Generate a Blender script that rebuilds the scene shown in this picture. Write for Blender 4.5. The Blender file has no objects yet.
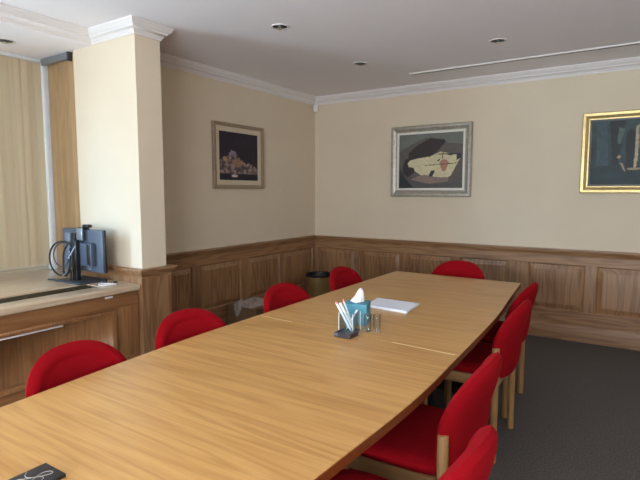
import bpy, bmesh, math, random
import numpy as np
from mathutils import Vector, Matrix
random.seed(7)
scene = bpy.context.scene
col = scene.collection
PI = math.pi

# ------------------------------------------------------------------ camera
cam_d = bpy.data.cameras.new('camera')
cam_d.sensor_width = 36.0
cam_d.lens = 36.0 * 501.0 / 640.0
cam_d.clip_start = 0.02
cam = bpy.data.objects.new('camera', cam_d)
col.objects.link(cam)
cam.location = (0, 0, 1.4)
cam.rotation_euler = (math.radians(90 - 5.44), 0, math.radians(33.17))
scene.camera = cam

# ------------------------------------------------------------------ world, daylight, exposure
w = bpy.data.worlds.new('sky')
scene.world = w
w.use_nodes = True
wn = w.node_tree
bg = wn.nodes['Background']
sky = wn.nodes.new('ShaderNodeTexSky')
sky.sky_type = 'HOSEK_WILKIE'
sky.turbidity = 4.0
sky.sun_direction = Vector((-0.45, -0.34, 0.83)).normalized()
wn.links.new(sky.outputs[0], bg.inputs[0])
bg.inputs[1].default_value = 1.0

def area(name, loc, target, sx, sy, power, color):
    d = bpy.data.lights.new(name, 'AREA')
    d.shape = 'RECTANGLE'; d.size = sx; d.size_y = sy
    d.energy = power; d.color = color
    o = bpy.data.objects.new(name, d); col.objects.link(o)
    o.location = loc
    o.rotation_euler = (Vector(target) - Vector(loc)).to_track_quat('-Z', 'Z').to_euler()
    return o
# bay and blind daylight, plus added fill lamps for ceiling, walls and pillar
area('daylight_bay_sky', (-4.42, -0.60, 1.95), (0, 1.0, 0.7), 2.2, 0.9, 20, (0.60, 0.83, 1.0))
area('bay_ceiling_fill', (-4.42, -0.70, 1.05), (-3.1, -0.5, 2.6), 2.0, 0.5, 190, (0.60, 0.81, 1.0))  # added lamp, aimed up to brighten the ceiling
area('pillar_sky_fill', (-5.6, -5.0, 3.7), (-3.5, 2.0, 1.1), 2.0, 1.6, 1500, (0.30, 0.60, 1.0))  # added blue lamp outside, tints and lifts the lower pillar
area('daylight_blind', (-4.42, 1.35, 1.62), (0, 1.35, 1.5), 1.75, 1.5, 3, (1, 0.95, 0.9))
area('front_fill', (-0.2, -2.34, 1.65), (-0.2, 0, 1.6), 2.6, 1.45, 22, (0.66, 0.84, 1.0))  # added fill from the unseen front end, for the back wall
area('front_ceiling_fill', (-0.2, -2.34, 1.2), (-0.5, -0.9, 2.55), 2.6, 0.6, 146, (0.90, 0.93, 1.0))  # added lamp behind the camera, lifts the near ceiling

sd = bpy.data.lights.new('sun', 'SUN'); sd.energy = 1.0; sd.angle = 0.01; sd.color = (1.0, 0.97, 0.92)
so_ = bpy.data.objects.new('sun', sd); col.objects.link(so_)
so_.rotation_euler = Vector((-0.45, -0.34, 0.83)).to_track_quat('Z', 'Y').to_euler()

scene.view_settings.view_transform = 'Standard'
scene.cycles.transparent_max_bounces = 32
scene.view_settings.look = 'None'
scene.view_settings.exposure = 0.60
scene.view_settings.gamma = 1.0
scene.view_settings.use_curve_mapping = False

# ------------------------------------------------------------------ materials
def lin(r, g, b):
    f = lambda c: (c/255/12.92) if c/255 <= 0.04045 else ((c/255+0.055)/1.055)**2.4
    return (f(r), f(g), f(b), 1.0)

def plain(name, rgb, rough=0.5, metal=0.0, noise=0.0, nscale=40.0, bump=0.0, coat=0.0, spec=0.5, sheen=0.0):
    m = bpy.data.materials.new(name); m.use_nodes = True
    nt = m.node_tree; b = nt.nodes['Principled BSDF']
    c = lin(*rgb)
    b.inputs['Base Color'].default_value = c
    b.inputs['Roughness'].default_value = rough
    b.inputs['Metallic'].default_value = metal
    b.inputs['Specular IOR Level'].default_value = spec
    b.inputs['Coat Weight'].default_value = coat
    if sheen:
        b.inputs['Sheen Weight'].default_value = sheen
        b.inputs['Sheen Roughness'].default_value = 0.5
        b.inputs['Sheen Tint'].default_value = c
    tc = nt.nodes.new('ShaderNodeTexCoord')
    n = nt.nodes.new('ShaderNodeTexNoise')
    n.inputs['Scale'].default_value = nscale; n.inputs['Detail'].default_value = 4
    nt.links.new(tc.outputs['Object'], n.inputs['Vector'])
    r = nt.nodes.new('ShaderNodeMapRange')
    r.inputs[1].default_value = 0.3; r.inputs[2].default_value = 0.7
    r.inputs[3].default_value = 1 - noise; r.inputs[4].default_value = 1 + noise
    nt.links.new(n.outputs[0], r.inputs[0])
    mx = nt.nodes.new('ShaderNodeVectorMath'); mx.operation = 'SCALE'
    mx.inputs[0].default_value = c[:3]
    nt.links.new(r.outputs[0], mx.inputs['Scale'])
    nt.links.new(mx.outputs[0], b.inputs['Base Color'])
    if bump:
        bp = nt.nodes.new('ShaderNodeBump'); bp.inputs['Strength'].default_value = bump
        bp.inputs['Distance'].default_value = 0.004
        nt.links.new(n.outputs[0], bp.inputs['Height'])
        nt.links.new(bp.outputs[0], b.inputs['Normal'])
    return m

def wood(name, dark, light, along, across, rough=0.42, board=0.16, ring=8.0, fig=0.36, tone=0.10, lowa=0.9, lowb=9.0, coat=0.0, bump=0.15):
    """oak: cathedral figure from contour lines of a stretched noise, fine pores, tone per glued board"""
    m = bpy.data.materials.new(name); m.use_nodes = True
    nt = m.node_tree; N = nt.nodes.new; L = nt.links.new
    b = nt.nodes['Principled BSDF']
    tc = N('ShaderNodeTexCoord'); sp = N('ShaderNodeSeparateXYZ')
    L(tc.outputs['Object'], sp.inputs[0])
    third = ({0, 1, 2} - {along, across}).pop()
    def mth(op, a, bb=None, cc=None):
        n = N('ShaderNodeMath'); n.operation = op
        for i, v in enumerate((a, bb, cc)):
            if v is None: continue
            if isinstance(v, (int, float)): n.inputs[i].default_value = v
            else: L(v, n.inputs[i])
        return n.outputs[0]
    A, B, Cc = sp.outputs[along], sp.outputs[across], sp.outputs[third]
    idx = mth('FLOOR', mth('DIVIDE', B, board))
    wn_ = N('ShaderNodeTexWhiteNoise'); wn_.noise_dimensions = '1D'
    L(idx, wn_.inputs['W'])
    seed = mth('MULTIPLY', wn_.outputs['Value'], 37.0)
    def noise(sa, sb, detail, off=0.0):
        cv = N('ShaderNodeCombineXYZ')
        L(mth('ADD', mth('MULTIPLY', A, sa), seed), cv.inputs[0])
        L(mth('ADD', mth('MULTIPLY', B, sb), off), cv.inputs[1])
        L(mth('MULTIPLY', Cc, sb), cv.inputs[2])
        n = N('ShaderNodeTexNoise'); n.inputs['Scale'].default_value = 1.0
        n.inputs['Detail'].default_value = detail
        L(cv.outputs[0], n.inputs['Vector'])
        return n.outputs[0]
    low = noise(lowa, lowb, 1.5)
    rings = mth('ADD', mth('MULTIPLY', mth('SINE', mth('MULTIPLY', low, ring * 6.28)), 0.5), 0.5)
    rings = mth('POWER', rings, 1.6)
    fine = noise(5.0, 150.0, 3.0, 3.1)
    mid = noise(1.6, 26.0, 3.0, 9.7)
    t = mth('ADD', mth('MULTIPLY', rings, fig), mth('ADD', mth('MULTIPLY', fine, 0.55), mth('MULTIPLY', mid, 0.5)))
    t = mth('ADD', t, mth('MULTIPLY', mth('SUBTRACT', wn_.outputs['Value'], 0.5), tone * 2))
    mr = N('ShaderNodeMapRange'); mr.inputs[1].default_value = 0.25; mr.inputs[2].default_value = 0.75 + fig * 0.6
    L(t, mr.inputs[0])
    mix = N('ShaderNodeMix'); mix.data_type = 'RGBA'
    L(mr.outputs[0], mix.inputs[0])
    mix.inputs[6].default_value = lin(*light); mix.inputs[7].default_value = lin(*dark)
    L(mix.outputs[2], b.inputs['Base Color'])
    b.inputs['Roughness'].default_value = rough
    b.inputs['Coat Weight'].default_value = coat
    b.inputs['Coat Roughness'].default_value = 0.25
    if bump:
        bp = N('ShaderNodeBump'); bp.inputs['Strength'].default_value = bump; bp.inputs['Distance'].default_value = 0.0015
        L(fine, bp.inputs['Height']); L(bp.outputs[0], b.inputs['Normal'])
    return m

def glass(name, tint=(1, 1, 1), ior=1.45, rough=0.0):
    m = bpy.data.materials.new(name); m.use_nodes = True
    nt = m.node_tree; N = nt.nodes.new; L = nt.links.new
    out = nt.nodes['Material Output']; nt.nodes.remove(nt.nodes['Principled BSDF'])
    tr = N('ShaderNodeBsdfTransparent'); tr.inputs[0].default_value = (*tint, 1)
    gl = N('ShaderNodeBsdfGlossy'); gl.inputs['Roughness'].default_value = 0.03 + rough
    fr = N('ShaderNodeFresnel'); fr.inputs[0].default_value = ior
    mx = N('ShaderNodeMixShader')
    ml = N('ShaderNodeMath'); ml.operation = 'MULTIPLY'; ml.inputs[1].default_value = 0.6; L(fr.outputs[0], ml.inputs[0]); L(ml.outputs[0], mx.inputs[0]); L(tr.outputs[0], mx.inputs[1]); L(gl.outputs[0], mx.inputs[2])
    L(mx.outputs[0], out.inputs[0])
    return m

def fabric_translucent(name, rgb, k=0.5):
    m = bpy.data.materials.new(name); m.use_nodes = True
    nt = m.node_tree; N = nt.nodes.new; L = nt.links.new
    out = nt.nodes['Material Output']; b = nt.nodes['Principled BSDF']
    b.inputs['Base Color'].default_value = lin(*rgb); b.inputs['Roughness'].default_value = 0.9
    t = N('ShaderNodeBsdfTranslucent'); t.inputs[0].default_value = lin(*rgb)
    tc = N('ShaderNodeTexCoord'); n = N('ShaderNodeTexNoise'); n.inputs['Scale'].default_value = 160
    L(tc.outputs['Object'], n.inputs['Vector'])
    bp = N('ShaderNodeBump'); bp.inputs['Strength'].default_value = 0.2; bp.inputs['Distance'].default_value = 0.002
    L(n.outputs[0], bp.inputs['Height']); L(bp.outputs[0], b.inputs['Normal'])
    mx = N('ShaderNodeMixShader'); mx.inputs[0].default_value = k
    L(b.outputs[0], mx.inputs[1]); L(t.outputs[0], mx.inputs[2]); L(mx.outputs[0], out.inputs[0])
    return m

def attr_mat(name, rough=0.55, bump=0.3):
    m = bpy.data.materials.new(name); m.use_nodes = True
    nt = m.node_tree; N = nt.nodes.new; L = nt.links.new
    b = nt.nodes['Principled BSDF']; b.inputs['Roughness'].default_value = rough
    a = N('ShaderNodeVertexColor'); a.layer_name = 'paint'
    L(a.outputs[0], b.inputs['Base Color'])
    n = N('ShaderNodeTexNoise'); n.inputs['Scale'].default_value = 90
    tc = N('ShaderNodeTexCoord'); L(tc.outputs['Object'], n.inputs['Vector'])
    bp = N('ShaderNodeBump'); bp.inputs['Strength'].default_value = bump; bp.inputs['Distance'].default_value = 0.002
    L(n.outputs[0], bp.inputs['Height']); L(bp.outputs[0], b.inputs['Normal'])
    return m

WD, WL = (128, 90, 60), (172, 130, 90)
M = {
 'plaster': plain('cream_plaster', (219, 203, 179), 0.85, noise=0.02, nscale=3),
 'ceil': plain('ceiling_paint', (244, 240, 244), 0.9, noise=0.015, nscale=2),
 'white': plain('white_gloss_paint', (228, 222, 220), 0.5, noise=0.01),
 'frame_white': plain('white_window_frame', (225, 228, 230), 0.4, noise=0.01),
 'carpet': plain('charcoal_carpet', (98, 93, 90), 0.98, noise=0.35, nscale=110, bump=0.6, spec=0.1),
 'wv': wood('panel_oak_vertical', WD, WL, 2, 0, board=0.165, rough=0.36, coat=0.25),
 'wvy': wood('panel_oak_vertical_side', WD, WL, 2, 1, board=0.165, rough=0.36, coat=0.25),
 'wx': wood('panel_oak_rail', WD, WL, 0, 2, board=0.4, tone=0.05),
 'wy': wood('panel_oak_rail_side', WD, WL, 1, 2, board=0.4, tone=0.05),
 'counter': wood('counter_oak', (196, 168, 138), (224, 200, 170), 1, 0, board=0.3, rough=0.3, tone=0.08, coat=0.5),
 'cab_v': wood('cabinet_oak_vertical', (132, 88, 54), (174, 124, 78), 2, 1, board=0.3, tone=0.08, fig=0.2, lowb=14.0),
 'cab_h': wood('cabinet_oak_rail', (132, 88, 54), (174, 124, 78), 1, 2, board=0.3, tone=0.05, fig=0.2, lowb=14.0),
 'reveal': wood('reveal_oak', (152, 122, 86), (182, 150, 110), 2, 0, board=0.25, fig=0.2),
 'table': wood('table_oak', (184, 130, 68), (218, 168, 102), 0, 1, board=0.42, rough=0.33, ring=6, fig=0.22, tone=0.04, lowa=0.9, lowb=11.0, bump=0.06),
 'glint': plain('painted_glint_pale', (244, 214, 160), 0.4, noise=0.04),
 'edge': plain('stained_edge', (124, 62, 26), 0.4, noise=0.12, nscale=25),
 'beech': wood('beech_wood', (146, 104, 62), (184, 142, 92), 2, 0, board=0.5, fig=0.2, tone=0.02, bump=0.0),
 'beech_h': wood('beech_wood_rail', (146, 104, 62), (184, 142, 92), 0, 2, board=0.5, fig=0.2, tone=0.02, bump=0.0),
 'red': plain('red_wool', (142, 3, 16), 0.95, noise=0.06, nscale=140, bump=0.15, spec=0.15, sheen=0.45),
 'black': plain('black_plastic', (22, 22, 24), 0.45, noise=0.03),
 'dkgrey': plain('dark_grey_plastic', (52, 56, 62), 0.45, noise=0.03),
 'mongrey': plain('monitor_back_grey', (76, 84, 98), 0.34, noise=0.03),
 'traygrey': plain('mid_grey_plastic', (104, 110, 122), 0.4, noise=0.03),
 'steel': plain('brushed_steel', (170, 172, 176), 0.35, 1.0, noise=0.05),
 'brass': plain('brushed_brass', (200, 166, 110), 0.28, 0.8, noise=0.06, nscale=8),
 'alu': plain('grey_aluminium', (150, 156, 164), 0.4, 0.7, noise=0.03),
 'blind': fabric_translucent('beige_blind_fabric', (222, 206, 176), 0.40),
 'winglass': glass('window_glass', (0.97, 0.99, 0.98)),
 'tumbler': glass('tumbler_glass', (0.94, 0.96, 0.98), 1.55),
 'acrylic': glass('clear_acrylic', (0.92, 0.96, 0.98), 1.4),
 'teal': plain('teal_card', (78, 146, 164), 0.6, noise=0.10, nscale=30),
 'paper': plain('white_paper', (234, 236, 244), 0.8, noise=0.005),
 'tissue': plain('white_tissue', (240, 242, 244), 0.9, noise=0.01),
 'penwhite': plain('white_pen_plastic', (236, 236, 236), 0.4, noise=0.01),
 'pink': plain('pink_pen_end', (226, 150, 150), 0.4, noise=0.01),
 'tray': plain('black_tray_plastic', (58, 52, 56), 0.32, noise=0.04),
 'slate': plain('black_coaster_board', (40, 36, 36), 0.5, noise=0.10, nscale=60),
 'ink': plain('pale_grey_print', (170, 160, 150), 0.6),
 'card': plain('brown_cardboard', (104, 76, 52), 0.8, noise=0.06),
 'bag': plain('clear_white_polythene', (150, 136, 126), 0.25, noise=0.16, nscale=25),
 'silver': plain('silver_leaf_frame', (170, 164, 152), 0.42, 0.45, noise=0.14, nscale=30, bump=0.1),
 'gold': plain('pale_gold_frame', (206, 180, 124), 0.36, 0.55, noise=0.12, nscale=26, bump=0.1),
 'taupe': plain('taupe_frame', (150, 130, 108), 0.5, noise=0.08, nscale=30),
 'mat': plain('cream_mat_board', (206, 190, 164), 0.8, noise=0.02),
 'slip': plain('off_white_slip', (232, 228, 218), 0.6, noise=0.04),
 'greyslip': plain('grey_linen_slip', (120, 122, 122), 0.8, noise=0.06),
 'mirror': plain('lamp_reflector', (210, 210, 212), 0.15, 1.0),
 'art': attr_mat('oil_paint'),
}

# ------------------------------------------------------------------ helpers
def box(bm, x0, x1, y0, y1, z0, z1, bev=0.0, seg=2, mat=None):
    vs = [bm.verts.new((x, y, z)) for x in (x0, x1) for y in (y0, y1) for z in (z0, z1)]
    q = [(0, 1, 3, 2), (4, 6, 7, 5), (0, 4, 5, 1), (2, 3, 7, 6), (0, 2, 6, 4), (1, 5, 7, 3)]
    fs = [bm.faces.new([vs[i] for i in f]) for f in q]
    bmesh.ops.recalc_face_normals(bm, faces=fs)
    if bev > 0:
        es = list({e for f in fs for e in f.edges})
        bmesh.ops.bevel(bm, geom=es, offset=bev, segments=seg, affect='EDGES', profile=0.5)
    if mat is not None:
        bmesh.ops.transform(bm, matrix=mat, verts=bm.verts)
    return vs

def prism(bm, pts, z0, z1, bev=0.0, seg=2):
    lo = [bm.verts.new((p[0], p[1], z0)) for p in pts]
    hi = [bm.verts.new((p[0], p[1], z1)) for p in pts]
    n = len(pts)
    fs = [bm.faces.new(lo[::-1]), bm.faces.new(hi)]
    fs += [bm.faces.new((lo[i], lo[(i+1) % n], hi[(i+1) % n], hi[i])) for i in range(n)]
    bmesh.ops.recalc_face_normals(bm, faces=fs)
    if bev:
        bmesh.ops.bevel(bm, geom=list(set(fs[0].edges) | set(fs[1].edges)), offset=bev, segments=seg, affect='EDGES', profile=0.5)

def lathe(bm, prof, n=32, loc=(0, 0, 0)):
    """prof: (r, z) points"""
    rows = []
    for r, z in prof:
        rows.append([bm.verts.new((loc[0] + r*math.cos(2*PI*i/n), loc[1] + r*math.sin(2*PI*i/n), loc[2] + z)) for i in range(n)] if r > 1e-6
                    else [bm.verts.new((loc[0], loc[1], loc[2] + z))])
    for a, b in zip(rows, rows[1:]):
        for i in range(n):
            j = (i+1) % n
            if len(a) == 1 and len(b) == 1: continue
            if len(a) == 1: bm.faces.new((a[0], b[i], b[j]))
            elif len(b) == 1: bm.faces.new((a[i], a[j], b[0]))
            else: bm.faces.new((a[i], a[j], b[j], b[i]))
    bmesh.ops.recalc_face_normals(bm, faces=bm.faces)

def tube(bm, pts, r, n=8, closed=False):
    pts = [Vector(p) for p in pts]
    rows = []
    up = None
    for i, p in enumerate(pts):
        d = (pts[min(i+1, len(pts)-1)] - pts[max(i-1, 0)]).normalized()
        if up is None:
            up = Vector((0, 0, 1)) if abs(d.z) < 0.9 else Vector((1, 0, 0))
        s = d.cross(up).normalized(); up = s.cross(d).normalized()
        rows.append([bm.verts.new(p + (s*math.cos(2*PI*k/n) + up*math.sin(2*PI*k/n))*r) for k in range(n)])
    for a, b in zip(rows, rows[1:]):
        for k in range(n):
            bm.faces.new((a[k], a[(k+1) % n], b[(k+1) % n], b[k]))
    bm.faces.new(rows[0][::-1]); bm.faces.new(rows[-1])
    bmesh.ops.recalc_face_normals(bm, faces=bm.faces)

def smoothpath(ctrl, n=10):
    P = [Vector(c) for c in ctrl]; P = [2*P[0]-P[1]] + P + [2*P[-1]-P[-2]]
    out = []
    for i in range(1, len(P)-2):
        for k in range(n):
            t = k/n
            out.append(0.5*((2*P[i]) + (P[i+1]-P[i-1])*t + (2*P[i-1]-5*P[i]+4*P[i+1]-P[i+2])*t*t + (3*P[i]-P[i-1]-3*P[i+1]+P[i+2])*t**3))
    out.append(P[-2])
    return out

def sweep(bm, path, prof):
    """profile (offset to the left of travel, z) swept along a plan polyline with mitres; closed profile loop"""
    n = len(path); rows = []
    for i in range(n):
        p = Vector(path[i])
        def nrm(a, b):
            d = (Vector(b) - Vector(a)).normalized(); return Vector((-d.y, d.x))
        if i == 0: m = nrm(path[0], path[1])
        elif i == n-1: m = nrm(path[-2], path[-1])
        else:
            a, b = nrm(path[i-1], path[i]), nrm(path[i], path[i+1])
            m = (a + b) / (1 + a.dot(b))
        rows.append([bm.verts.new((p.x + m.x*o, p.y + m.y*o, z)) for o, z in prof])
    k = len(prof)
    for a, b in zip(rows, rows[1:]):
        for j in range(k):
            bm.faces.new((a[j], b[j], b[(j+1) % k], a[(j+1) % k]))
    bm.faces.new(rows[0]); bm.faces.new(rows[-1][::-1])
    bmesh.ops.recalc_face_normals(bm, faces=bm.faces)

def smooth(bm, ang=35):
    for f in bm.faces: f.smooth = True
    for e in bm.edges:
        if len(e.link_faces) == 2 and e.calc_face_angle(0) > math.radians(ang): e.smooth = False

def obj(name, bm, mat, parent=None, sm=True):
    if sm: smooth(bm)
    me = bpy.data.meshes.new(name); bm.to_mesh(me); bm.free()
    me.materials.append(M[mat] if isinstance(mat, str) else mat)
    o = bpy.data.objects.new(name, me); col.objects.link(o)
    if parent: o.parent = parent
    return o

def B(*a, **k):
    bm = bmesh.new(); box(bm, *a, **k); return bm

def tag(o, label, cat, group=None):
    o['label'] = label; o['category'] = cat
    if group: o['group'] = group
    return o

def thing(name, label, cat, loc=(0, 0, 0), rz=0.0, group=None):
    o = bpy.data.objects.new(name, None); col.objects.link(o)
    o.empty_display_size = 0.1
    o.location = loc; o.rotation_euler = (0, 0, rz)
    return tag(o, label, cat, group)

def struct(name, bm, mat, parent=None, sm=True):
    o = obj(name, bm, mat, parent, sm)
    if parent is None: o['kind'] = 'structure'
    return o

def dup(root, loc, rz, label):
    r = root.copy(); col.objects.link(r); r.location = loc; r.rotation_euler = (0, 0, rz); r['label'] = label
    for ch in list(root.children):
        c = ch.copy(); col.objects.link(c); c.parent = r
        for g in list(ch.children):
            d = g.copy(); col.objects.link(d); d.parent = c
    return r

# ------------------------------------------------------------------ room shell
XL, YB, ZC = -3.48, 5.206, 2.545
XB = -3.42                     # face of the beam over the bay
XR, YF = 2.2, -2.2
XPIL, YP0, YP1 = -2.935, 2.222, 2.43
XW = -4.20                     # window wall of the bay
YBAY0 = -1.7
struct('floor', B(XW-0.2, XR+0.15, YF-0.15, YB+0.15, -0.1, 0), 'carpet')
bm = bmesh.new()
box(bm, XB, XR+0.15, YF-0.15, YB+0.15, ZC, ZC+0.12)
box(bm, XL-0.15, XB, YP1, YB+0.15, ZC, ZC+0.12)
struct('ceiling', bm, 'ceil')
struct('ceiling_bay', B(XW-0.2, XB, YF-0.15, 2.40, 2.452, ZC+0.12), 'ceil')
struct('wall_back', B(XL-0.15, XR+0.15, YB, YB+0.15, 0, ZC), 'plaster')
bm = bmesh.new()
box(bm, XL-0.15, XL, YP1, YB, 0, ZC)
struct('wall_left', bm, 'plaster')
struct('wall_right', B(XR, XR+0.15, YF, YB, 0, ZC), 'plaster')
struct('wall_pillar', B(-3.66, XPIL, YP0, YP1, 0, ZC), 'plaster')
struct('wall_bay_end', B(XW-0.2, -3.66, 2.28, YP1, 0, 2.452), 'plaster')
bm = bmesh.new()
box(bm, XW-0.2, XL+0.3, YF, YBAY0, 0, 2.452)
struct('wall_bay_near', bm, 'plaster')
# window wall of the bay: breast wall below, head above
bm = bmesh.new()
box(bm, XW-0.15, XW, YBAY0, 2.28, 0, 0.78); box(bm, XW-0.15, XW, YBAY0, 2.28, 2.43, 2.452)
struct('wall_bay_window', bm, 'plaster')
# front wall with a window behind the camera
bm = bmesh.new()
box(bm, XW-0.2, -1.6, YF-0.15, YF, 0, ZC); box(bm, 1.2, XR+0.15, YF-0.15, YF, 0, ZC)
box(bm, -1.6, 1.2, YF-0.15, YF, 0, 0.85); box(bm, -1.6, 1.2, YF-0.15, YF, 2.42, ZC)
struct('wall_front', bm, 'plaster')

def window(name, axis, pos, a0, a1, z0, z1, mull, out):
    """frame and panes; axis 'y' = window in a wall of constant x"""
    f = 0.05; d = 0.07
    def bx(bm, u0, u1, zz0, zz1, w0, w1):
        if axis == 'y': box(bm, min(w0, w1), max(w0, w1), u0, u1, zz0, zz1, 0.004)
        else: box(bm, u0, u1, min(w0, w1), max(w0, w1), zz0, zz1, 0.004)
    bm = bmesh.new()
    p0, p1 = pos, pos + out*d
    bx(bm, a0, a1, z0, z0+f, p0, p1); bx(bm, a0, a1, z1-f, z1, p0, p1)
    xs = [a0 + (a1-a0)*i/mull for i in range(mull+1)]
    for i, x in enumerate(xs):
        u = min(max(x, a0+f/2), a1-f/2)
        bx(bm, u-f/2, u+f/2, z0+f, z1-f, p0, p1)
    r = struct(name, bm, 'frame_white')
    for i in range(mull):
        bm = bmesh.new()
        bx(bm, xs[i]+f/2, xs[i+1]-f/2, z0+f, z1-f, pos+out*0.03, pos+out*0.036)
        obj('pane', bm, 'winglass', r, False)
    return r
window('window_1', 'y', XW-0.03, YBAY0, 2.25, 0.78, 2.43, 4, -1)
window('window_2', 'x', YF-0.03, -1.6, 1.2, 0.85, 2.42, 3, -1)
# white mullion post at the blind's far end, oak reveal lining on the bay's end wall
struct('trim_1', B(-4.15, -4.09, 2.222, 2.272, 0.766, 2.452, 0.004), 'frame_white')
bm = bmesh.new()
box(bm, -4.06, -3.905, 2.245, 2.279, 0.766, 2.44, 0.003); box(bm, -3.90, -3.662, 2.238, 2.279, 0.766, 2.44, 0.003)
struct('trim_2', bm, 'reveal')

struct('ground', B(-40, XW-0.9, -25, 25, -0.7, -0.6), plain('pale_paving', (176, 172, 164), 0.9, noise=0.08, nscale=3))

# crown moulding along beam, pillar, left wall, back wall, right wall, front wall
crown = [(0, ZC), (0.070, ZC), (0.070, ZC-0.010), (0.064, ZC-0.014), (0.059, ZC-0.026), (0.048, ZC-0.037), (0.042, ZC-0.040), (0.040, ZC-0.050),
         (0.029, ZC-0.055), (0.019, ZC-0.066), (0.016, ZC-0.073), (0.010, ZC-0.076), (0.008, ZC-0.088), (0, ZC-0.088)]
path = [(XB, YBAY0), (XB, YP0), (XPIL, YP0), (XPIL, YP1), (XL, YP1), (XL, YB), (XR, YB), (XR, YF), (XB, YF), (XB, YBAY0)]
# travel so that the room lies to the right; the sweep offsets left, so reverse
bm = bmesh.new(); sweep(bm, path[::-1][1:], crown)
struct('trim_3', bm, 'white')

# ------------------------------------------------------------------ oak wainscot
DADO = [(0, 0.800), (0.026, 0.800), (0.026, 0.812), (0.030, 0.820), (0.038, 0.830), (0.041, 0.842), (0.042, 0.848), (0.056, 0.850), (0.058, 0.858), (0.056, 0.866), (0, 0.867)]
SKIRT = [(0, 0), (0.036, 0), (0.036, 0.118), (0.033, 0.130), (0.027, 0.138), (0.026, 0.15), (0, 0.15)]
def wains(name, frame, u0, u1, panels, ztop=0.72, zbot=0.285):
    """frame(u, w, z) -> xyz; w = distance out from the plaster; panels = list of (u0, u1)"""
    horiz, vert = frame['h'], frame['v']
    def put(bm):
        for v in bm.verts: v.co = frame['f'](*v.co)
        bmesh.ops.recalc_face_normals(bm, faces=bm.faces)
        return bm
    def bx(a0, a1, w0, w1, z0, z1, bev=0.002):
        bm = bmesh.new(); box(bm, a0, a1, w0, w1, z0, z1, bev, 1); return put(bm)
    r = struct(name, bx(u0, u1, 0.0, 0.006, 0, 0.80, 0), vert)
    obj('top_rail', bx(u0, u1, 0.004, 0.024, ztop, 0.80), horiz, r)
    obj('bottom_rail', bx(u0, u1, 0.004, 0.024, 0.14, zbot), horiz, r)
    edges = [u0] + [e for p in panels for e in p] + [u1]
    for i in range(0, len(edges), 2):
        if edges[i+1] - edges[i] > 0.005:
            obj('stile', bx(edges[i], edges[i+1], 0.004, 0.0235, zbot, ztop), vert, r)
    for a, b in panels:
        bm = bmesh.new()
        # raised and fielded panel: recessed edge, sloping bevel, step, flat field
        def ring(m, wv):
            return [bm.verts.new((x, wv, z)) for x, z in ((a+m, zbot+m), (b-m, zbot+m), (b-m, ztop-m), (a+m, ztop-m))]
        rs = [ring(0.0, 0.022), ring(0.006, 0.017), ring(0.010, 0.007), ring(0.052, 0.020), ring(0.053, 0.024)]
        for q, s in zip(rs, rs[1:]):
            for i in range(4):
                bm.faces.new((q[i], q[(i+1) % 4], s[(i+1) % 4], s[i]))
        bm.faces.new(rs[-1])
        obj('raised_panel', put(bm), vert, r, False)
    for nm, prof in (('dado_rail', DADO), ('skirting', SKIRT)):
        bm = bmesh.new()
        ends = [[bm.verts.new((u, o, z)) for o, z in prof] for u in (u0, u1)]
        k = len(prof)
        for j in range(k): bm.faces.new((ends[0][j], ends[1][j], ends[1][(j+1) % k], ends[0][(j+1) % k]))
        bm.faces.new(ends[0]); bm.faces.new(ends[1][::-1])
        obj(nm, put(bm), horiz, r)
    return r
fb = {'f': lambda u, w_, z: (u, YB - w_, z), 'h': 'wx', 'v': 'wv'}
fl = {'f': lambda u, w_, z: (XL + w_, u, z), 'h': 'wy', 'v': 'wvy'}
fr = {'f': lambda u, w_, z: (XR - w_, u, z), 'h': 'wy', 'v': 'wvy'}
wains('trim_4', fb, XL, XR, [(-3.408, -2.894), (-2.787, -2.315), (-2.218, -1.728), (-1.621, -1.138), (-0.951, -0.457), (-0.36, 0.134), (0.231, 0.725), (0.9, 1.4), (1.5, 2.0)])
wains('trim_5', fl, YP1, YB, [(2.66, 3.166), (3.252, 3.811), (3.918, 4.459), (4.50, 5.126)])
wains('trim_6', fr, YF, YB, [(-2.0+i*0.6, -1.5+i*0.6) for i in range(12)])
# pillar: plain oak casing and its moulded dado, wrapped round three sides
bm = bmesh.new()
box(bm, -3.66, XPIL+0.022, YP0-0.022, YP0, 0, 0.80); box(bm, XPIL, XPIL+0.022, YP0, YP1+0.022, 0, 0.80)
box(bm, XL+0.03, XPIL, YP1, YP1+0.022, 0, 0.80)
r = struct('trim_7', bm, 'wvy')
bm = bmesh.new(); sweep(bm, [(XL+0.02, YP1), (XPIL, YP1), (XPIL, YP0), (-3.66, YP0)], [(o, z) for o, z in DADO])
obj('dado_rail', bm, 'wy', r)

# ------------------------------------------------------------------ window seat: cabinet and worktop
YC1, YC0 = 2.195, YBAY0+0.01
cab = thing('window_seat_cabinet', 'long oak panelled cabinet below the blinds, against the white pillar', 'cabinet', (-3.5, 0.3, 0))
def cobj(name, bm, mat):
    o = obj(name, bm, mat, cab); o.matrix_parent_inverse = Matrix.Translation((3.5, -0.3, 0)); return o
cobj('body', B(-4.18, -3.03, YC0, YC1, 0.07, 0.722), 'cab_v')
cobj('plinth', B(-4.18, -3.03, YC0, YC1, 0.0, 0.07), 'black')
panels = [(1.18, 2.015), (0.16, 1.0), (-0.86, -0.02)]
cobj('top_rail', B(-2.992, -2.955, YC0, YC1, 0.622, 0.722, 0.002), 'cab_h')
cobj('bottom_rail', B(-2.992, -2.955, YC0, YC1, 0.07, 0.27, 0.002), 'cab_h')
ed = [YC1] + [e for p in panels for e in (p[1], p[0])] + [YC0]
for i in range(0, len(ed), 2):
    cobj('stile', B(-2.992, -2.9555, ed[i+1], ed[i], 0.27, 0.622, 0.002), 'cab_v')
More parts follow.
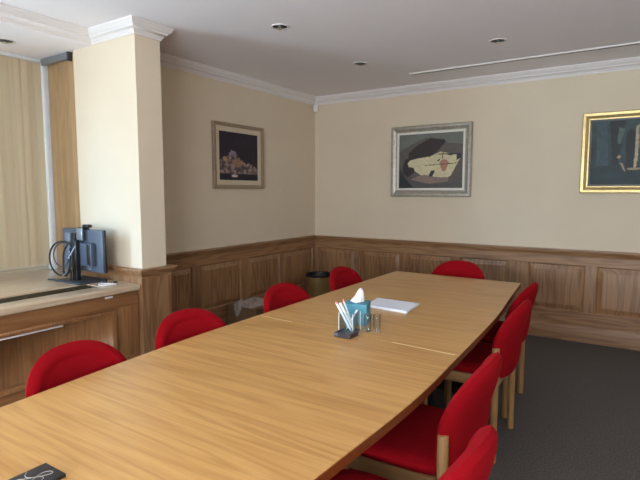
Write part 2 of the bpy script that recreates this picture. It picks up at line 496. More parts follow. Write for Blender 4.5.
for a, b in panels:
    bm = bmesh.new()
    def ring(m, x): return [bm.verts.new((x, y, z)) for y, z in ((a+m, 0.27+m), (b-m, 0.27+m), (b-m, 0.622-m), (a+m, 0.622-m))]
    rs = [ring(0, -2.955), ring(0.002, -2.941), ring(0.010, -2.938), ring(0.016, -2.946), ring(0.022, -2.944), ring(0.030, -2.960), ring(0.034, -2.982)]
    for q, s in zip(rs, rs[1:]):
        for i in range(4): bm.faces.new((q[i], q[(i+1) % 4], s[(i+1) % 4], s[i]))
    bm.faces.new(rs[-1])
    cobj('panel', bm, 'cab_v')
cobj('metal_strip', B(-2.985, -2.936, 0.9, 1.643, 0.588, 0.594, 0.001), 'white')['label'] = 'thin pale metal strip'
cobj('name_plate', B(-2.956, -2.952, 1.94, 1.995, 0.700, 0.714, 0.001), 'white')['label'] = 'small white plate'

bm = bmesh.new()
ZT = 0.765
box(bm, -4.195, -3.265, YC0, YC1, 0.724, ZT, 0.002)
box(bm, -3.085, -2.925, YC0, YC1, 0.724, ZT, 0.008, 3)
box(bm, -3.266, -3.084, 1.99, YC1, 0.724, ZT-0.0005)
box(bm, -3.266, -3.084, YC0, -1.5, 0.724, ZT-0.0005)
wt = obj('worktop', bm, 'counter')
tag(wt, 'pale oak window worktop with a long dark grille slot', 'worktop')
bm = bmesh.new()
box(bm, -3.264, -3.086, -1.5, 1.99, 0.726, 0.755)
for i in range(4): box(bm, -3.245+i*0.042, -3.23+i*0.042, -1.5, 1.99, 0.755, 0.759)
g = obj('grille', bm, plain('dark_bronze_grille', (58, 48, 26), 0.6, 0.0, noise=0.1), wt); g['label'] = 'dark bronze grille in the slot'

# vertical blind (fan of fabric slats), headrail, bottom chain
bl = thing('vertical_blind', 'beige vertical slat blind hanging over the bay window', 'blind', (-4.13, 1.5, 2.44))
bm = bmesh.new(); box(bm, -4.16, -4.10, 0.46, 2.215, 2.425, 2.451, 0.003)
o = obj('headrail', bm, 'frame_white', bl); o.matrix_parent_inverse = Matrix.Translation((4.13, -1.5, -2.44))
bm = bmesh.new()
y = 0.49
while y < 2.20:
    a = math.radians(74 + random.uniform(-11, 11)); hw = 0.0445
    dx, dy = math.cos(a)*hw, math.sin(a)*hw
    n = 6; lo = []; hi = []
    for k in range(n+1):
        s = -1 + 2*k/n; cv = 0.006*(1-s*s)
        px, py = -4.13 + dx*s + cv, y + dy*s
        lo.append(bm.verts.new((px, py, 0.80))); hi.append(bm.verts.new((px, py, 2.425)))
    for k in range(n): bm.faces.new((lo[k], lo[k+1], hi[k+1], hi[k]))
    y += 0.031
o = obj('slats', bm, 'blind', bl); o.matrix_parent_inverse = Matrix.Translation((4.13, -1.5, -2.44))
bm = bmesh.new()
for s in (-0.03, 0.03):
    tube(bm, [(-4.13+s, 0.48+i*0.055, 0.812 + 0.004*math.cos(i*PI)) for i in range(32)], 0.0022, 6)
o = obj('bottom_chain', bm, 'frame_white', bl); o.matrix_parent_inverse = Matrix.Translation((4.13, -1.5, -2.44))
rail = obj('blind_track', B(-4.085, -3.71, 2.205, 2.236, 2.40, 2.447, 0.004), 'alu')
tag(rail, 'short grey blind track above the oak reveal', 'track')
e = obj('end_cap', B(-3.71, -3.695, 2.20, 2.237, 2.385, 2.45, 0.003), 'dkgrey', rail)

# ------------------------------------------------------------------ conference table in two halves
ZTAB = 0.73
def table_half(label, outline, legs, ctr):
    t = thing('conference_table', label, 'table', (ctr[0], ctr[1], 0), 0, 'halves of the long oak conference table')
    pts = [(x-ctr[0], y-ctr[1]) for x, y in outline]
    c = Vector((sum(p[0] for p in pts)/len(pts), sum(p[1] for p in pts)/len(pts)))
    bm = bmesh.new(); prism(bm, pts, ZTAB-0.004, ZTAB, 0.0015, 1)
    obj('tabletop', bm, 'table', t, False)
    bm = bmesh.new(); prism(bm, [((p[0]-c.x)*0.9985+c.x, (p[1]-c.y)*0.999+c.y) for p in pts], ZTAB-0.036, ZTAB-0.004, 0.002, 1)
    obj('edge_band', bm, 'edge', t, False)['label'] = 'reddish stained edge'
    for y in legs:
        bm = bmesh.new(); box(bm, -0.26, 0.26, y-ctr[1]-0.03, y-ctr[1]+0.03, 0.05, ZTAB-0.036, 0.006)
        box(bm, -0.30, 0.30, y-ctr[1]-0.045, y-ctr[1]+0.045, 0.0, 0.05, 0.008)
        obj('leg', bm, 'black', t)
    return t
def painted_glint(t, a, b, ctr):  # bright highlight along the seam, painted as pale strips
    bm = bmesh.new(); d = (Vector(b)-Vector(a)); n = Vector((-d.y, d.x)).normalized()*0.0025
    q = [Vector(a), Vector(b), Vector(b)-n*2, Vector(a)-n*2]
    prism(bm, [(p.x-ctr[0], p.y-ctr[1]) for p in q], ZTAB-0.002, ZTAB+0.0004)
    obj('painted_glint', bm, 'glint', t, False)['label'] = 'pale strip painted as the seam highlight'
def cr(ctrl, n=6): return [tuple(v[:2]) for v in smoothpath([(p[0], p[1], 0) for p in ctrl], n)]
Lf = cr([(-1.757, 2.073), (-1.765, 2.7), (-1.772, 3.3), (-1.772, 3.909)])
Rf = cr([(-0.760, 3.884), (-0.702, 3.25), (-0.655, 2.75), (-0.619, 1.998)])
table_half('far half of the long oak table, with the white paper on it', Lf + Rf, (2.6, 3.4), (-1.2, 3.0))
Ln = cr([(-0.619, 1.993), (-0.603, 1.6), (-0.606, 1.3), (-0.622, 0.95), (-0.65, 0.15)])
Rn = cr([(-1.615, 0.15), (-1.665, 0.72), (-1.715, 1.2), (-1.745, 1.6), (-1.757, 2.068)])
tn = table_half('near half of the long oak table, with the black coaster on it', Ln + Rn, (0.7, 1.5), (-1.2, 1.0))
painted_glint(tn, (-0.64, 1.9947), (-0.93, 2.0138), (-1.2, 1.0)); painted_glint(tn, (-1.52, 2.0527), (-1.74, 2.0672), (-1.2, 1.0))

# ------------------------------------------------------------------ red chairs
def backrest_bm():
    """padded shell: arched outline, wings curving forward, leaning back; local front = +x"""
    bm = bmesh.new()
    NA, NR = 72, 14
    zc, hw, up, dn = 0.618, 0.236, 0.208, 0.196
    def outline(th):
        c, s = math.cos(th), math.sin(th)
        n = 2.43 if s >= 0 else 5.0
        b_ = up if s >= 0 else dn
        r = (abs(c/hw)**n + abs(s/b_)**n) ** (-1/n)
        return r*c, r*s
    def base(y, z):
        h = z - 0.44
        return -0.2227 - 0.0987*h - 0.181*max(0, h-0.2) + 1.0074*0.04*(abs(y)/0.2)**2.19
    T = 0.033
    def thick(r, front):
        t = T*math.sqrt(max(0.0, 1 - r**5.5))
        if front: t += 0.005*math.exp(-((r-0.89)/0.06)**2) - 0.0045*math.exp(-((r-0.76)/0.028)**2) - 0.006*(1-min(1, r/0.8)**2)
        return t
    rr = [0.0] + [((i+1)/NR) ** 0.8 for i in range(NR)]
    def surf(front):
        rows = []
        for r in rr:
            if r == 0:
                z = zc; x = base(0, z) + (1 if front else -1)*thick(0, front)
                rows.append([bm.verts.new((x, 0, z))]); continue
            row = []
            for k in range(NA):
                oy, oz = outline(2*PI*k/NA)
                y, z = r*oy, zc + r*oz
                x = base(y, z) + (thick(r, True) if front else -thick(r, False))
                row.append(bm.verts.new((x, y, z)))
            rows.append(row)
        return rows
    F, K = surf(True), surf(False)
    for rows in (F, K):
        for a, b in zip(rows, rows[1:]):
            for k in range(NA):
                j = (k+1) % NA
                if len(a) == 1: bm.faces.new((a[0], b[k], b[j]))
                else: bm.faces.new((a[k], a[j], b[j], b[k]))
    bmesh.ops.remove_doubles(bm, verts=F[-1] + K[-1], dist=0.0005)
    bmesh.ops.recalc_face_normals(bm, faces=bm.faces)
    return bm

def seat_bm():
    bm = bmesh.new()
    pts = []
    for k in range(64):
        th = 2*PI*k/64; c, s = math.cos(th), math.sin(th)
        n = 5.0
        r = (abs(c/0.235)**n + abs(s/0.235)**n) ** (-1/n)
        pts.append((r*c + 0.02, r*s))
    lv = [(0.93, 0.452), (0.985, 0.457), (1.0, 0.470), (0.99, 0.484), (0.94, 0.495), (0.8, 0.500), (0.4, 0.502)]
    rows = [[bm.verts.new((x*m, y*m, z)) for x, y in pts] for m, z in lv]
    for a, b in zip(rows, rows[1:]):
        for k in range(64): bm.faces.new((a[k], a[(k+1) % 64], b[(k+1) % 64], b[k]))
    bm.faces.new(rows[0][::-1]); bm.faces.new(rows[-1])
    bmesh.ops.recalc_face_normals(bm, faces=bm.faces)
    return bm

def leg_bm(x, y, h, r=0.0185):
    bm = bmesh.new()
    lathe(bm, [(0, 0), (r*0.9, 0), (r, 0.006), (r, h-0.006), (r*0.9, h), (0, h+0.001)], 20, (x, y, 0))
    return bm

chair0 = thing('conference_chair', '', 'chair', group='red conference chairs')
obj('seat', seat_bm(), 'red', chair0)
obj('backrest', backrest_bm(), 'red', chair0)
for s in (-1, 1):
    lg = obj('leg', leg_bm(-0.19, 0.228*s, 0.61), 'beech', chair0)
    bm = bmesh.new(); lathe(bm, [(0, -0.0005), (0.005, -0.0005), (0.005, 0.002), (0, 0.002)], 12)
    for v in bm.verts: v.co = Vector((-0.19 - 0.0183 - v.co.z, 0.225*s + v.co.x, 0.575 + v.co.y))
    obj('bolt', bm, 'black', lg)['label'] = 'dark bolt head'
    obj('leg', leg_bm(0.185, 0.215*s, 0.45), 'beech', chair0)
    obj('side_rail', B(-0.18, 0.18, 0.222*s-0.011, 0.222*s+0.011, 0.395, 0.452, 0.003), 'beech_h', chair0)
obj('back_rail', B(-0.203, -0.181, -0.215, 0.215, 0.40, 0.452, 0.003), 'beech', chair0)
obj('front_rail', B(0.176, 0.198, -0.20, 0.20, 0.40, 0.452, 0.003), 'beech', chair0)
chairs = [
 (-1.544, 1.074, 0.163, 'red upholstered chair in front of the oak window cabinet, beside the near table half'),
 (-1.595, 1.645, -0.013, 'red upholstered chair before the oak base of the pillar, left of the table'),
 (-1.637, 2.462, -0.051, 'red upholstered chair left of the table, just beyond the table seam, beside the cardboard box'),
 (-1.696, 3.302, -0.000, 'red upholstered chair left of the table, beside the brass waste bin'),
 (-1.300, 3.872, -1.571, 'red upholstered chair alone at the far end of the table, against the panelled wall'),
 (-0.873, 3.385, 3.142, 'farthest red chair on the right side of the table, mostly hidden behind the next'),
 (-0.806, 2.794, 3.167, 'red chair on the right side, just beyond the table seam, second from far end'),
 (-0.716, 1.757, 3.162, 'red chair on the right side whose wooden rear post with a bolt shows in front'),
 (-0.585, 1.157, 3.111, 'nearest red chair on the right side, cut off by the photo bottom edge'),
]
for i, (x, y, rz, lab) in enumerate(chairs):
    if i == 0:
        chair0.location = (x, y, 0); chair0.rotation_euler = (0, 0, rz); chair0['label'] = lab
    else:
        dup(chair0, (x, y, 0), rz, lab)

# ------------------------------------------------------------------ pictures on the walls
def paint(fn, wd, ht, nx=150, nz=120):
    """flat painted canvas in local x (width) / z (height), facing -y; paint stored per vertex"""
    me = bpy.data.meshes.new('painting')
    U, V = np.meshgrid(np.linspace(0, 1, nx), np.linspace(0, 1, nz))
    co = np.stack([(U-0.5)*wd, 0*U, (V-0.5)*ht], -1).reshape(-1, 3)
    fs = [(j*nx+i, j*nx+i+1, (j+1)*nx+i+1, (j+1)*nx+i) for j in range(nz-1) for i in range(nx-1)]
    me.from_pydata(co.tolist(), [], fs)
    colr = fn(U, V)                       # sRGB 0..255
    c = colr/255.0
    l = np.where(c <= 0.04045, c/12.92, ((c+0.055)/1.055)**2.4)
    a = me.color_attributes.new('paint', 'FLOAT_COLOR', 'POINT')
    a.data.foreach_set('color', np.concatenate([l.reshape(-1, 3), np.ones((nx*nz, 1))], 1).astype(np.float32).ravel())
    me.materials.append(M['art'])
    return me
def inpoly(U, V, P):
    inside = np.zeros(U.shape, bool); n = len(P)
    for i in range(n):
        (x1, y1), (x2, y2) = P[i], P[(i+1) % n]
        if y1 == y2: continue
        c = ((V < y1) != (V < y2)) & (U < (x2-x1)*(V-y1)/(y2-y1) + x1)
        inside ^= c
    return inside
def vnoise(U, V, s, seed):
    r = np.random.RandomState(seed); g = r.rand(int(s)+3, int(s)+3)
    x, y = U*s, V*s; i, j = x.astype(int), y.astype(int); f, h = x-i, y-j
    f = f*f*(3-2*f); h = h*h*(3-2*h)
    return (g[j, i]*(1-f)+g[j, i+1]*f)*(1-h) + (g[j+1, i]*(1-f)+g[j+1, i+1]*f)*h
def fbm(U, V, s, seed): return (vnoise(U, V, s, seed) + 0.5*vnoise(U, V, s*2, seed+1) + 0.25*vnoise(U, V, s*4, seed+2))/1.75
def art_rocks(U, V):
    n = fbm(U, V, 9, 3); n2 = fbm(U, V, 22, 8)
    c = np.stack([26+14*n, 20+12*n, 32+18*n], -1)
    ridge = np.interp(U, [0, 0.12, 0.3, 0.42, 0.55, 0.68, 0.85, 1.0], [0.40, 0.44, 0.60, 0.58, 0.44, 0.34, 0.36, 0.22]) + 0.10*(n2-0.5)
    m = (V < ridge) & (V > 0.10 + 0.06*n2)
    k = np.clip((n2-0.30)*2.0, 0, 1)[..., None]
    rock = np.array([72, 56, 62])*(1-k) + np.array([176, 152, 140])*k
    c = np.where(m[..., None], rock, c)
    for (x, y, rx, ry, q) in ((0.38, 0.09, 0.08, 0.03, (196, 180, 170)), (0.14, 0.44, 0.05, 0.05, (170, 140, 96)), (0.35, 0.56, 0.08, 0.05, (130, 120, 140)), (0.45, 0.36, 0.14, 0.08, (150, 118, 96))):
        e = ((U-x)/rx)**2 + ((V-y)/ry)**2 + 0.8*(n-0.5) < 1
        c = np.where(e[..., None], np.array(q)*(0.85+0.3*n2[..., None]), c)
    return c
def art_shapes(U, V):
    n = fbm(U, V, 6, 5)[..., None]; n2 = fbm(U, V, 30, 6)[..., None]
    c = np.array([108, 112, 104])*(0.9+0.2*n)
    def P(p, q, k=0.16):
        nonlocal c
        c = np.where(inpoly(U, V, p)[..., None], np.array(q)*(1-k/2+k*n2), c)
    P([(0, 0), (0, .68), (.18, .80), (.44, .93), (.62, .84), (1, .78), (1, 0)], (92, 86, 82))
    P([(0, 0), (0, .45), (.14, .3), (.28, .12), (.5, .06), (1, .1), (1, 0)], (84, 80, 80))
    P([(.16, .66), (.28, .78), (.5, .92), (.72, .88), (.74, .84), (.62, .68), (.5, .58), (.3, .56), (.16, .50)], (56, 46, 46))
    P([(.06, .42), (.1, .54), (.2, .56), (.24, .40), (.26, .30), (.14, .20), (.07, .28)], (50, 42, 42))
    P([(0, 0), (.02, .36), (.1, .2), (.2, .06), (.24, 0)], (40, 42, 48))
    P([(.14, .46), (.18, .52), (.3, .55), (.5, .58), (.66, .66), (.9, .60), (.95, .52), (.82, .22), (.76, .19), (.6, .20), (.52, .22), (.36, .24), (.26, .32), (.24, .38), (.16, .40)], (206, 196, 158))
    P([(.2, .16), (.3, .22), (.42, .25), (.6, .19), (.8, .2), (.78, .12), (.5, .08)], (136, 118, 108))
    P([(.48, .22), (.52, .32), (.58, .32), (.54, .21)], (44, 50, 58))
    P([(.62, .63), (.9, .62), (.9, .60), (.62, .61)], (60, 60, 60))
    P([(.9, .50), (.9, .62), (.97, .62), (.97, .54)], (46, 52, 62))
    P([(.66, .40), (.65, .47), (.69, .52), (.75, .52), (.79, .46), (.77, .40), (.74, .31), (.69, .31)], (172, 120, 100))
    P([(.42, .425), (.9, .455), (.9, .44), (.42, .41)], (96, 90, 72))
    P([(.60, .50), (.66, .54), (.64, .49)], (50, 50, 52)); P([(.76, .60), (.86, .64), (.84, .58)], (70, 66, 62))
    P([(.68, .53), (.7, .72), (.71, .72), (.70, .53)], (110, 84, 76))
    return c
def art_harbour(U, V):
    n = fbm(U, V, 8, 11)[..., None]; n2 = fbm(U, V, 28, 12)[..., None]
    k = V[..., None]
    c = (np.array([26, 46, 52])*(1-k) + np.array([50, 66, 64])*k)*(0.7+0.6*n)
    def P(p, q, kk=0.3):
        nonlocal c
        c = np.where(inpoly(U, V, p)[..., None], np.array(q)*(1-kk/2+kk*n2), c)
    P([(.05, .30), (.05, 1), (.14, 1), (.18, .30)], (50, 72, 78))
    P([(.17, 1), (.21, .3), (.26, .3), (.30, .66), (.32, 1)], (30, 34, 36))
    P([(.26, .9), (.25, .66), (.28, .62), (.32, .86)], (70, 92, 84))
    P([(.34, .26), (.33, .78), (.37, .86), (.41, .82), (.41, .26)], (24, 30, 34))
    P([(.42, .86), (.62, 1), (1, 1), (1, .62), (.44, .55)], (92, 104, 104))
    P([(.44, .55), (1, .55), (1, .28), (.44, .28)], (54, 72, 58))
    P([(.415, .26), (.42, .88), (.44, .90), (.45, .45), (.435, .26)], (178, 160, 128))
    P([(.42, .90), (.55, 1.0), (.57, 1.0), (.43, .86)], (150, 146, 128))
    P([(.56, .42), (.58, .62), (.64, .70), (.72, .6), (.70, .42)], (176, 112, 44))
    P([(.35, .26), (.5, .26), (.5, .23), (.36, .22)], (150, 134, 104))
    P([(.25, .42), (.27, .46), (.29, .44), (.28, .40)], (176, 150, 110))
    P([(.28, .34), (.33, .2), (.34, .2), (.31, .33)], (150, 140, 120))
    return c

def picture(label, loc, rz, W, H, rings, frame_mat, fn, cat='picture'):
    """rings: (width, depth, material, partname) bands from outside in, local front -y"""
    t = thing('framed_painting', label, cat, loc, rz, 'framed paintings')
    a, b = W/2, H/2
    for i, (wd, d0, d1, mat, nm) in enumerate(rings):
        bm = bmesh.new()
        prof = [(0, -0.002), (0, d0*0.85), (wd*0.12, d0), (wd*0.45, d0*0.92 + d1*0.08), (wd*0.85, d1*1.02), (wd, d1), (wd, -0.002)]
        rows = []
        for (o, d) in prof:
            rows.append([bm.verts.new((sx*(a-o), -d, sz*(b-o))) for sx, sz in ((-1, -1), (1, -1), (1, 1), (-1, 1))])
        for q, s in zip(rows, rows[1:]+rows[:1]):
            for k in range(4): bm.faces.new((q[k], q[(k+1) % 4], s[(k+1) % 4], s[k]))
        bmesh.ops.recalc_face_normals(bm, faces=bm.faces)
        obj(nm, bm, mat, t, False)
        a -= wd; b -= wd
    me = paint(fn, 2*a, 2*b)
    o = bpy.data.objects.new('painting', me); col.objects.link(o); o.parent = t
    o.location = (0, -rings[-1][2]*0.6, 0)
    return t
picture('small dark painting of pale rocks in a taupe frame, on the left wall', (XL+0.003, 3.82, 1.755), PI/2, 0.735, 0.635,
        [(0.035, 0.03, 0.022, 'taupe', 'frame'), (0.048, 0.016, 0.014, 'mat', 'mat')], None, art_rocks)
picture('silver framed painting with a cream shape and dark hill, centre of the back wall', (-1.982, YB-0.003, 1.735), 0, 0.895, 0.76,
        [(0.068, 0.045, 0.03, 'silver', 'frame'), (0.022, 0.03, 0.026, 'slip', 'slip'), ], None, art_shapes)
picture('gold framed dark teal painting at the right edge of the back wall', (-0.055, YB-0.003, 1.75), 0, 0.96, 0.715,
        [(0.062, 0.05, 0.034, 'gold', 'frame'), (0.016, 0.028, 0.022, 'greyslip', 'slip')], None, art_harbour)

# ------------------------------------------------------------------ ceiling fittings
def downlight(x, y, z, label, r=0.066):
    t = thing('recessed_downlight', label, 'ceiling light', (x, y, z), 0, 'recessed ceiling downlights')
    bm = bmesh.new(); lathe(bm, [(r*0.78, 0.0), (r*0.80, -0.004), (r*0.95, -0.006), (r, -0.003), (r, 0.0)], 32); obj('trim_ring', bm, 'white', t)
    bm = bmesh.new(); lathe(bm, [(r*0.78, 0.0), (r*0.74, -0.0015), (0, -0.0015)], 32); obj('baffle', bm, 'black', t)
    bm = bmesh.new(); lathe(bm, [(0.022, -0.001), (0.023, -0.012), (0.018, -0.016), (0, -0.014)], 24); obj('lamp', bm, 'mirror', t)
    return t
downlight(-2.205, 2.866, ZC, 'recessed downlight nearest the pillar, above the near part of the table')
downlight(-2.221, 4.051, ZC, 'recessed downlight nearest the far corner of the ceiling')
downlight(-1.019, 4.026, ZC, 'recessed downlight on the right of the ceiling, near the long track')
downlight(-3.812, 1.819, 2.452, 'small round downlight in the low ceiling over the blinds')
tr = obj('ceiling_track', B(-2.0, 1.6, 4.63, 4.655, ZC-0.012, ZC+0.0, 0.002), 'white')
tag(tr, 'long thin white track on the ceiling parallel to the back wall', 'track')
obj('shade_strip', B(-2.0, 1.6, 4.656, 4.70, ZC-0.005, ZC+0.0, 0.001), 'greyslip', tr)['label'] = 'grey strip painted as shade by the track'  # shade on the ceiling beside the track, put in as grey colour
pir = thing('motion_sensor', 'small white motion sensor in the far corner below the cornice', 'sensor', (XL+0.035, YB-0.035, 2.37))
bm = B(-0.028, 0.028, -0.022, 0.022, 0, 0.085, 0.008, mat=Matrix.Rotation(PI/4, 4, 'Z')); obj('housing', bm, 'white', pir)
bm = B(-0.02, 0.02, -0.026, -0.02, 0.012, 0.045, 0.003, mat=Matrix.Rotation(PI/4, 4, 'Z')); obj('lens', bm, 'slip', pir)

# ------------------------------------------------------------------ monitor, webcam and cables on the worktop
mon = thing('computer_monitor', 'dark computer monitor seen from behind, on the window worktop', 'monitor', (-3.375, 2.06, ZT))
bm = B(-0.245, 0.245, -0.008, 0.012, 0.075, 0.372, 0.004); obj('screen_panel', bm, 'mongrey', mon)
obj('bezel', B(-0.2465, 0.2465, 0.010, 0.022, 0.074, 0.373, 0.003), 'black', mon)
bm = B(0.0, 0.165, -0.045, -0.008, 0.12, 0.28, 0.006); bk = obj('rear_cover', bm, 'mongrey', mon)
obj('vent', B(0.112, 0.155, -0.0465, -0.043, 0.13, 0.272, 0.002), 'black', bk)
obj('cable_tray', B(-0.165, -0.105, -0.040, -0.008, 0.10, 0.345, 0.01), 'traygrey', mon)
obj('cable_tray', B(-0.10, -0.06, -0.025, -0.008, 0.10, 0.345, 0.004), 'black', mon)
bm = bmesh.new(); box(bm, -0.03, 0.03, -0.075, -0.04, 0.01, 0.30, 0.008); obj('stand', bm, 'black', mon)
obj('base', B(-0.15, 0.15, -0.13, 0.085, 0.0, 0.014, 0.005), 'dkgrey', mon)
bm = bmesh.new()
for i, (x, h) in enumerate(((0.045, 0.016), (0.06, 0.024), (0.075, 0.016), (0.09, 0.02))): box(bm, x, x+0.010, -0.0095, -0.0075, 0.088, 0.088+h)
obj('badge', bm, 'alu', mon)['label'] = 'small pale grey badge'
wc = thing('webcam', 'small black webcam clipped on top of the dark monitor', 'webcam', (-3.345, 2.055, ZT+0.373))
obj('clip', B(-0.03, 0.02, -0.03, 0.03, -0.0, 0.014, 0.004), 'black', wc)
obj('housing', B(0.0, 0.075, -0.018, 0.018, 0.014, 0.036, 0.008), 'black', wc)
obj('clamp_plate', B(-0.045, 0.03, -0.036, -0.024, -0.075, 0.01, 0.004), 'alu', wc)['label'] = 'pale grey mounting plate'
def cable(label, ctrl, r, mat='black'):
    bm = bmesh.new(); tube(bm, smoothpath(ctrl, 8), r, 8)
    o = obj('cable', bm, mat); return tag(o, label, 'cable', 'cables of the monitor')
X0, Y0 = -3.375, 2.06
def loop(cx, cz, rx, rz, y0, y1, a0, a1, n=12):
    return [(X0 + cx + rx*math.cos(a0+(a1-a0)*i/n), Y0 + y0+(y1-y0)*i/n, ZT + cz + rz*math.sin(a0+(a1-a0)*i/n)) for i in range(n+1)]
cable('thick black cable in the largest loop left of the monitor', loop(-0.14, 0.160, 0.165, 0.122, -0.06, -0.10, 0.6, 5.7) + [(X0+0.0, Y0-0.1, ZT+0.02)], 0.0065)
cable('grey cable in the smaller inner loop behind the monitor', loop(-0.12, 0.19, 0.12, 0.085, -0.06, -0.11, 0.6, 6.0) + [(X0-0.02, Y0-0.09, ZT+0.06)], 0.0045, 'dkgrey')
cable('pale grey cable hanging down the monitor stand', [(X0+0.02, Y0-0.07, ZT+0.26), (X0-0.01, Y0-0.10, ZT+0.18), (X0-0.05, Y0-0.10, ZT+0.10), (X0-0.12, Y0-0.09, ZT+0.06), (X0-0.06, Y0-0.12, ZT+0.05), (X0+0.0, Y0-0.10, ZT+0.12), (X0-0.02, Y0-0.09, ZT+0.22)], 0.005, 'alu')
cable('black cable coil low in front of the monitor stand', [(X0-0.03, Y0-0.08, ZT+0.24), (X0+0.01, Y0-0.11, ZT+0.14), (X0-0.02, Y0-0.12, ZT+0.05), (X0-0.09, Y0-0.10, ZT+0.08), (X0-0.10, Y0-0.09, ZT+0.20), (X0-0.04, Y0-0.09, ZT+0.27)], 0.006)
cable('black cable end lying on the worktop left of the monitor', [(-3.62, 1.93, ZT+0.007), (-3.57, 1.93, ZT+0.008), (-3.52, 1.95, ZT+0.006), (-3.47, 2.0, ZT+0.005)], 0.0055)
cable('white cable with plugs lying on the worktop right of the monitor', [(-3.12, 2.12, ZT+0.005), (-3.08, 2.07, ZT+0.005), (-3.15, 2.03, ZT+0.005), (-3.07, 2.0, ZT+0.005), (-3.05, 2.09, ZT+0.005)], 0.005, 'white')
for (x, y, a, lab) in ((-3.17, 2.075, 0.5, 'small black plug on the worktop, nearer the monitor base'), (-3.10, 2.11, 1.2, 'small black plug on the worktop, nearer the pillar')):
    o = obj('plug', B(-0.02, 0.02, -0.01, 0.01, 0, 0.014, 0.003), 'black'); o.location = (x, y, ZT+0.0005); o.rotation_euler = (0, 0, a)
    tag(o, lab, 'plug', 'plugs on the worktop')

# ------------------------------------------------------------------ things by the left wall
bn = thing('waste_bin', 'round brass waste bin with black rim in the far corner', 'bin', (-3.14, 4.78, 0))
bm = bmesh.new(); lathe(bm, [(0, 0), (0.125, 0), (0.13, 0.01), (0.150, 0.455), (0.146, 0.455), (0.127, 0.02), (0, 0.018)], 48); obj('body', bm, 'brass', bn)
bm = bmesh.new(); lathe(bm, [(0.149, 0.440), (0.154, 0.442), (0.156, 0.462), (0.151, 0.468), (0.143, 0.464), (0.140, 0.43), (0.1455, 0.43)], 48); obj('rim', bm, 'black', bn)
bx_ = thing('cardboard_box', 'brown cardboard box on the floor by the left wall', 'box', (-3.22, 3.73, 0))
bm = bmesh.new()
for a in ((-0.19, 0.19, -0.19, -0.184), (-0.19, 0.19, 0.184, 0.19), (-0.19, -0.184, -0.184, 0.184), (0.184, 0.19, -0.184, 0.184)): box(bm, *a, 0, 0.30)
box(bm, -0.184, 0.184, -0.184, 0.184, 0, 0.006); obj('body', bm, 'card', bx_)
bm = bmesh.new(); box(bm, -0.19, 0.19, -0.19, 0.005, 0.30, 0.305); box(bm, -0.19, 0.19, 0.03, 0.19, 0.30, 0.305); obj('flap', bm, 'card', bx_)
# crumpled polythene lying on the box, one corner hanging over its front
bm = bmesh.new(); nx, ny = 52, 44; g = []
UU, VV = np.meshgrid(np.linspace(0, 1, nx), np.linspace(0, 1, ny))
h1 = fbm(UU, VV, 6, 21); h2 = np.abs(fbm(UU, VV, 13, 33) - 0.5)*2
for j in range(ny):
    for i in range(nx):
        u, v = i/(nx-1), j/(ny-1)
        edge = min(1, 6*min(u, 1-u, 1-v))
        x = -0.12 + 0.26*u; yy = -0.175 + 0.26*v
        z = 0.3075 + edge*(0.012 + 0.055*h1[j, i]*(0.3+0.7*math.sin(PI*u)) + 0.022*h2[j, i])
        tongue = math.exp(-((u-0.30)/0.16)**2)
        if v < 0.30:
            k = (0.30-v)/0.30
            yy = max(-0.188 - 0.014*tongue*k, -0.175 + 0.078 - 0.13*k)
            if yy < -0.187: z = 0.305 - 0.10*tongue*k
        g.append(bm.verts.new((-3.22 + x, 3.73 + yy, max(z, 0.2))))
for j in range(ny-1):
    for i in range(nx-1): bm.faces.new((g[j*nx+i], g[j*nx+i+1], g[(j+1)*nx+i+1], g[(j+1)*nx+i]))
bag = obj('plastic_bag', bm, 'bag'); tag(bag, 'crumpled pale polythene bag lying on the cardboard box', 'bag')
so = thing('wall_socket', 'small wall socket on the panelling beside the brass bin', 'socket', (XL+0.0245, 4.47, 0.27))
obj('plate', B(0, 0.008, -0.043, 0.043, 0, 0.086, 0.003), 'steel', so)
obj('plug', B(0.008, 0.04, -0.02, 0.02, 0.02, 0.06, 0.006), 'black', so)

# ------------------------------------------------------------------ things on the table
Z = ZTAB + 0.0004
co = thing('coaster', 'square black coaster with a looped pale mark, at the near corner', 'coaster', (-1.162, 0.570, Z), 0.0)
obj('board', B(-0.044, 0.044, -0.044, 0.044, 0, 0.009, 0.0015), 'slate', co)
ctrl = [(-0.040, -0.004), (-0.022, -0.016), (-0.004, -0.010), (0.010, 0.010), (0.016, 0.026), (0.006, 0.030), (-0.004, 0.016), (0.002, -0.006), (0.016, -0.022), (0.026, -0.014), (0.020, 0.004), (0.006, 0.002), (-0.010, -0.020), (-0.024, -0.034)]
bm = bmesh.new(); tube(bm, [(p.x, p.y, 0.0092) for p in smoothpath([(x, y, 0) for x, y in ctrl], 8)], 0.0009, 6)
obj('printed_mark', bm, 'ink', co)['label'] = 'pale looped line'

pp = thing('paper_stack', 'stack of white paper lying on the far half of the table', 'paper', (-1.235, 2.665, Z), 0.0)
bm = bmesh.new()
for k in range(5):
    dx, dy = random.uniform(-0.003, 0.003), random.uniform(-0.003, 0.003)
    prism(bm, [(-0.118+dx, -0.094+dy), (0.146+dx, -0.120+dy), (0.126+dx, 0.108+dy), (-0.150+dx, 0.110+dy)], k*0.0028, (k+1)*0.0028)
obj('sheets', bm, 'paper', pp, False)

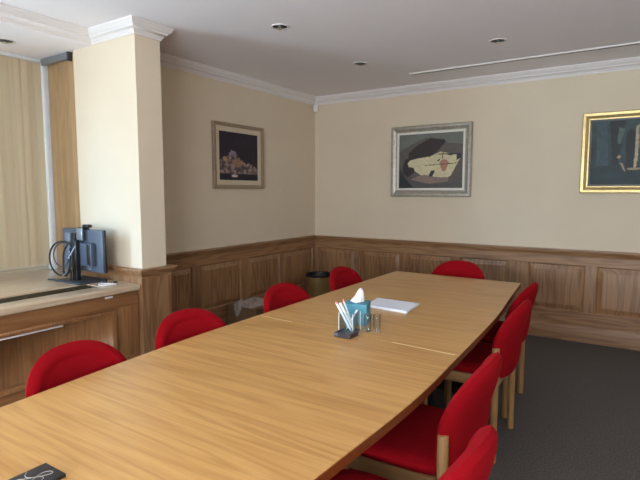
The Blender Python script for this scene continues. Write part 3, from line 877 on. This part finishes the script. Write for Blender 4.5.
tb = thing('tissue_box', 'teal cube tissue box with a white tissue standing up', 'tissue box', (-1.225, 2.228, Z), 0.30)
bm = bmesh.new(); box(bm, -0.058, 0.058, -0.058, 0.058, 0, 0.108, 0.002); obj('box', bm, 'teal', tb)
bm = bmesh.new(); lathe(bm, [(0.034, 0.1082), (0.034, 0.1090), (0, 0.1090)], 24); obj('opening', bm, 'dkgrey', tb)
bm = bmesh.new(); rows = []
for j in range(9):
    t = j/8; row = []
    for i in range(25):
        a = 2*PI*i/24
        rad = (0.030*(1-t)**0.7 + 0.004)*(1+0.22*math.sin(3*a+2*t)+0.15*math.sin(7*a))
        row.append(bm.verts.new((rad*math.cos(a)*0.9 + 0.022*t - 0.004, rad*math.sin(a)*0.6, 0.109 + 0.066*t + 0.008*t*math.sin(2*a))))
    rows.append(row)
for a_, b_ in zip(rows, rows[1:]):
    for i in range(24): bm.faces.new((a_[i], a_[i+1], b_[i+1], b_[i]))
obj('tissue', bm, 'tissue', tb)

ty = thing('desk_tray', 'shallow square black tray in front of the pens', 'tray', (-1.150, 1.985, Z), 0.0)
bm = bmesh.new(); box(bm, -0.043, 0.043, -0.040, 0.040, 0, 0.016, 0.002)
box(bm, -0.043, 0.043, -0.040, -0.035, 0.016, 0.023, 0.001); box(bm, -0.043, -0.038, -0.035, 0.040, 0.016, 0.023, 0.001); box(bm, 0.038, 0.043, -0.035, 0.040, 0.016, 0.023, 0.001)
obj('body', bm, 'tray', ty)
ph = thing('pen_holder', 'clear acrylic pen holder in front of the teal tissue box', 'pen holder', (-1.180, 2.068, Z), 0.0)
bm = bmesh.new(); s, h, tk = 0.038, 0.095, 0.003
for a in ((-s, s, -s, -s+tk), (-s, s, s-tk, s), (-s, -s+tk, -s+tk, s-tk), (s-tk, s, -s+tk, s-tk)): box(bm, *a, 0.004, h, 0.0008, 1)
obj('walls', bm, 'acrylic', ph, False)
obj('base', B(-s, s, -s, s, 0, 0.004), 'tray', ph)
edge = bmesh.new()  # white corner bars paint the edge highlights of the clear acrylic
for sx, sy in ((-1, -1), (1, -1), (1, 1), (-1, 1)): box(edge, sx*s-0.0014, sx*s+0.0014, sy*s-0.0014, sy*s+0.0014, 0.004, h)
obj('edges', edge, 'frame_white', ph, False)['label'] = 'white strips painted as glints on the corners'
def pen(label, bottom, tip, r, endmat):
    bottom, tip = Vector(bottom), Vector(tip)
    t = thing('pen', label, 'pen', bottom, 0, 'white pens in the acrylic holder')
    q = (tip-bottom).to_track_quat('Z', 'Y').to_matrix().to_4x4(); L_ = (tip-bottom).length
    bm = bmesh.new(); lathe(bm, [(0, 0), (r*0.4, 0.002), (r, 0.018), (r, L_-0.012), (0, L_-0.012)], 14)
    bmesh.ops.transform(bm, matrix=q, verts=bm.verts); obj('barrel', bm, 'penwhite', t)
    bm = bmesh.new(); lathe(bm, [(0, L_-0.012), (r*1.03, L_-0.012), (r*1.03, L_-0.002), (r*0.6, L_), (0, L_)], 14)
    bmesh.ops.transform(bm, matrix=q, verts=bm.verts); obj('cap', bm, endmat, t)
    return t
px_, py_ = -1.180, 2.068
pen('white pen leaning furthest left in the acrylic holder', (px_+0.020, py_-0.018, Z+0.006), (px_-0.062, py_-0.028, Z+0.142), 0.0062, 'pink')
pen('white pen just right of the furthest leaning pen', (px_+0.026, py_-0.002, Z+0.006), (px_-0.044, py_-0.020, Z+0.138), 0.0062, 'penwhite')
pen('thin white pen with a pink end, standing tallest', (px_+0.012, py_+0.022, Z+0.006), (px_-0.045, py_+0.012, Z+0.148), 0.0042, 'pink')
pen('short white pen leaning right in the acrylic holder', (px_-0.016, py_-0.006, Z+0.006), (px_+0.030, py_+0.020, Z+0.104), 0.0042, 'penwhite')
def tumbler(x, y, label):
    t = thing('glass_tumbler', label, 'glass', (x, y, Z), 0, 'clear glass tumblers')
    bm = bmesh.new(); lathe(bm, [(0, 0), (0.0165, 0), (0.0175, 0.003), (0.0195, 0.083), (0.0190, 0.084), (0.0182, 0.083), (0.0160, 0.014), (0, 0.012)], 32)
    obj('cup', bm, 'tumbler', t)
tumbler(-1.106, 2.115, 'clear glass tumbler touching the tissue box, left of the pair')
tumbler(-1.064, 2.128, 'clear glass tumbler farther from the tissue box, right of the pair')
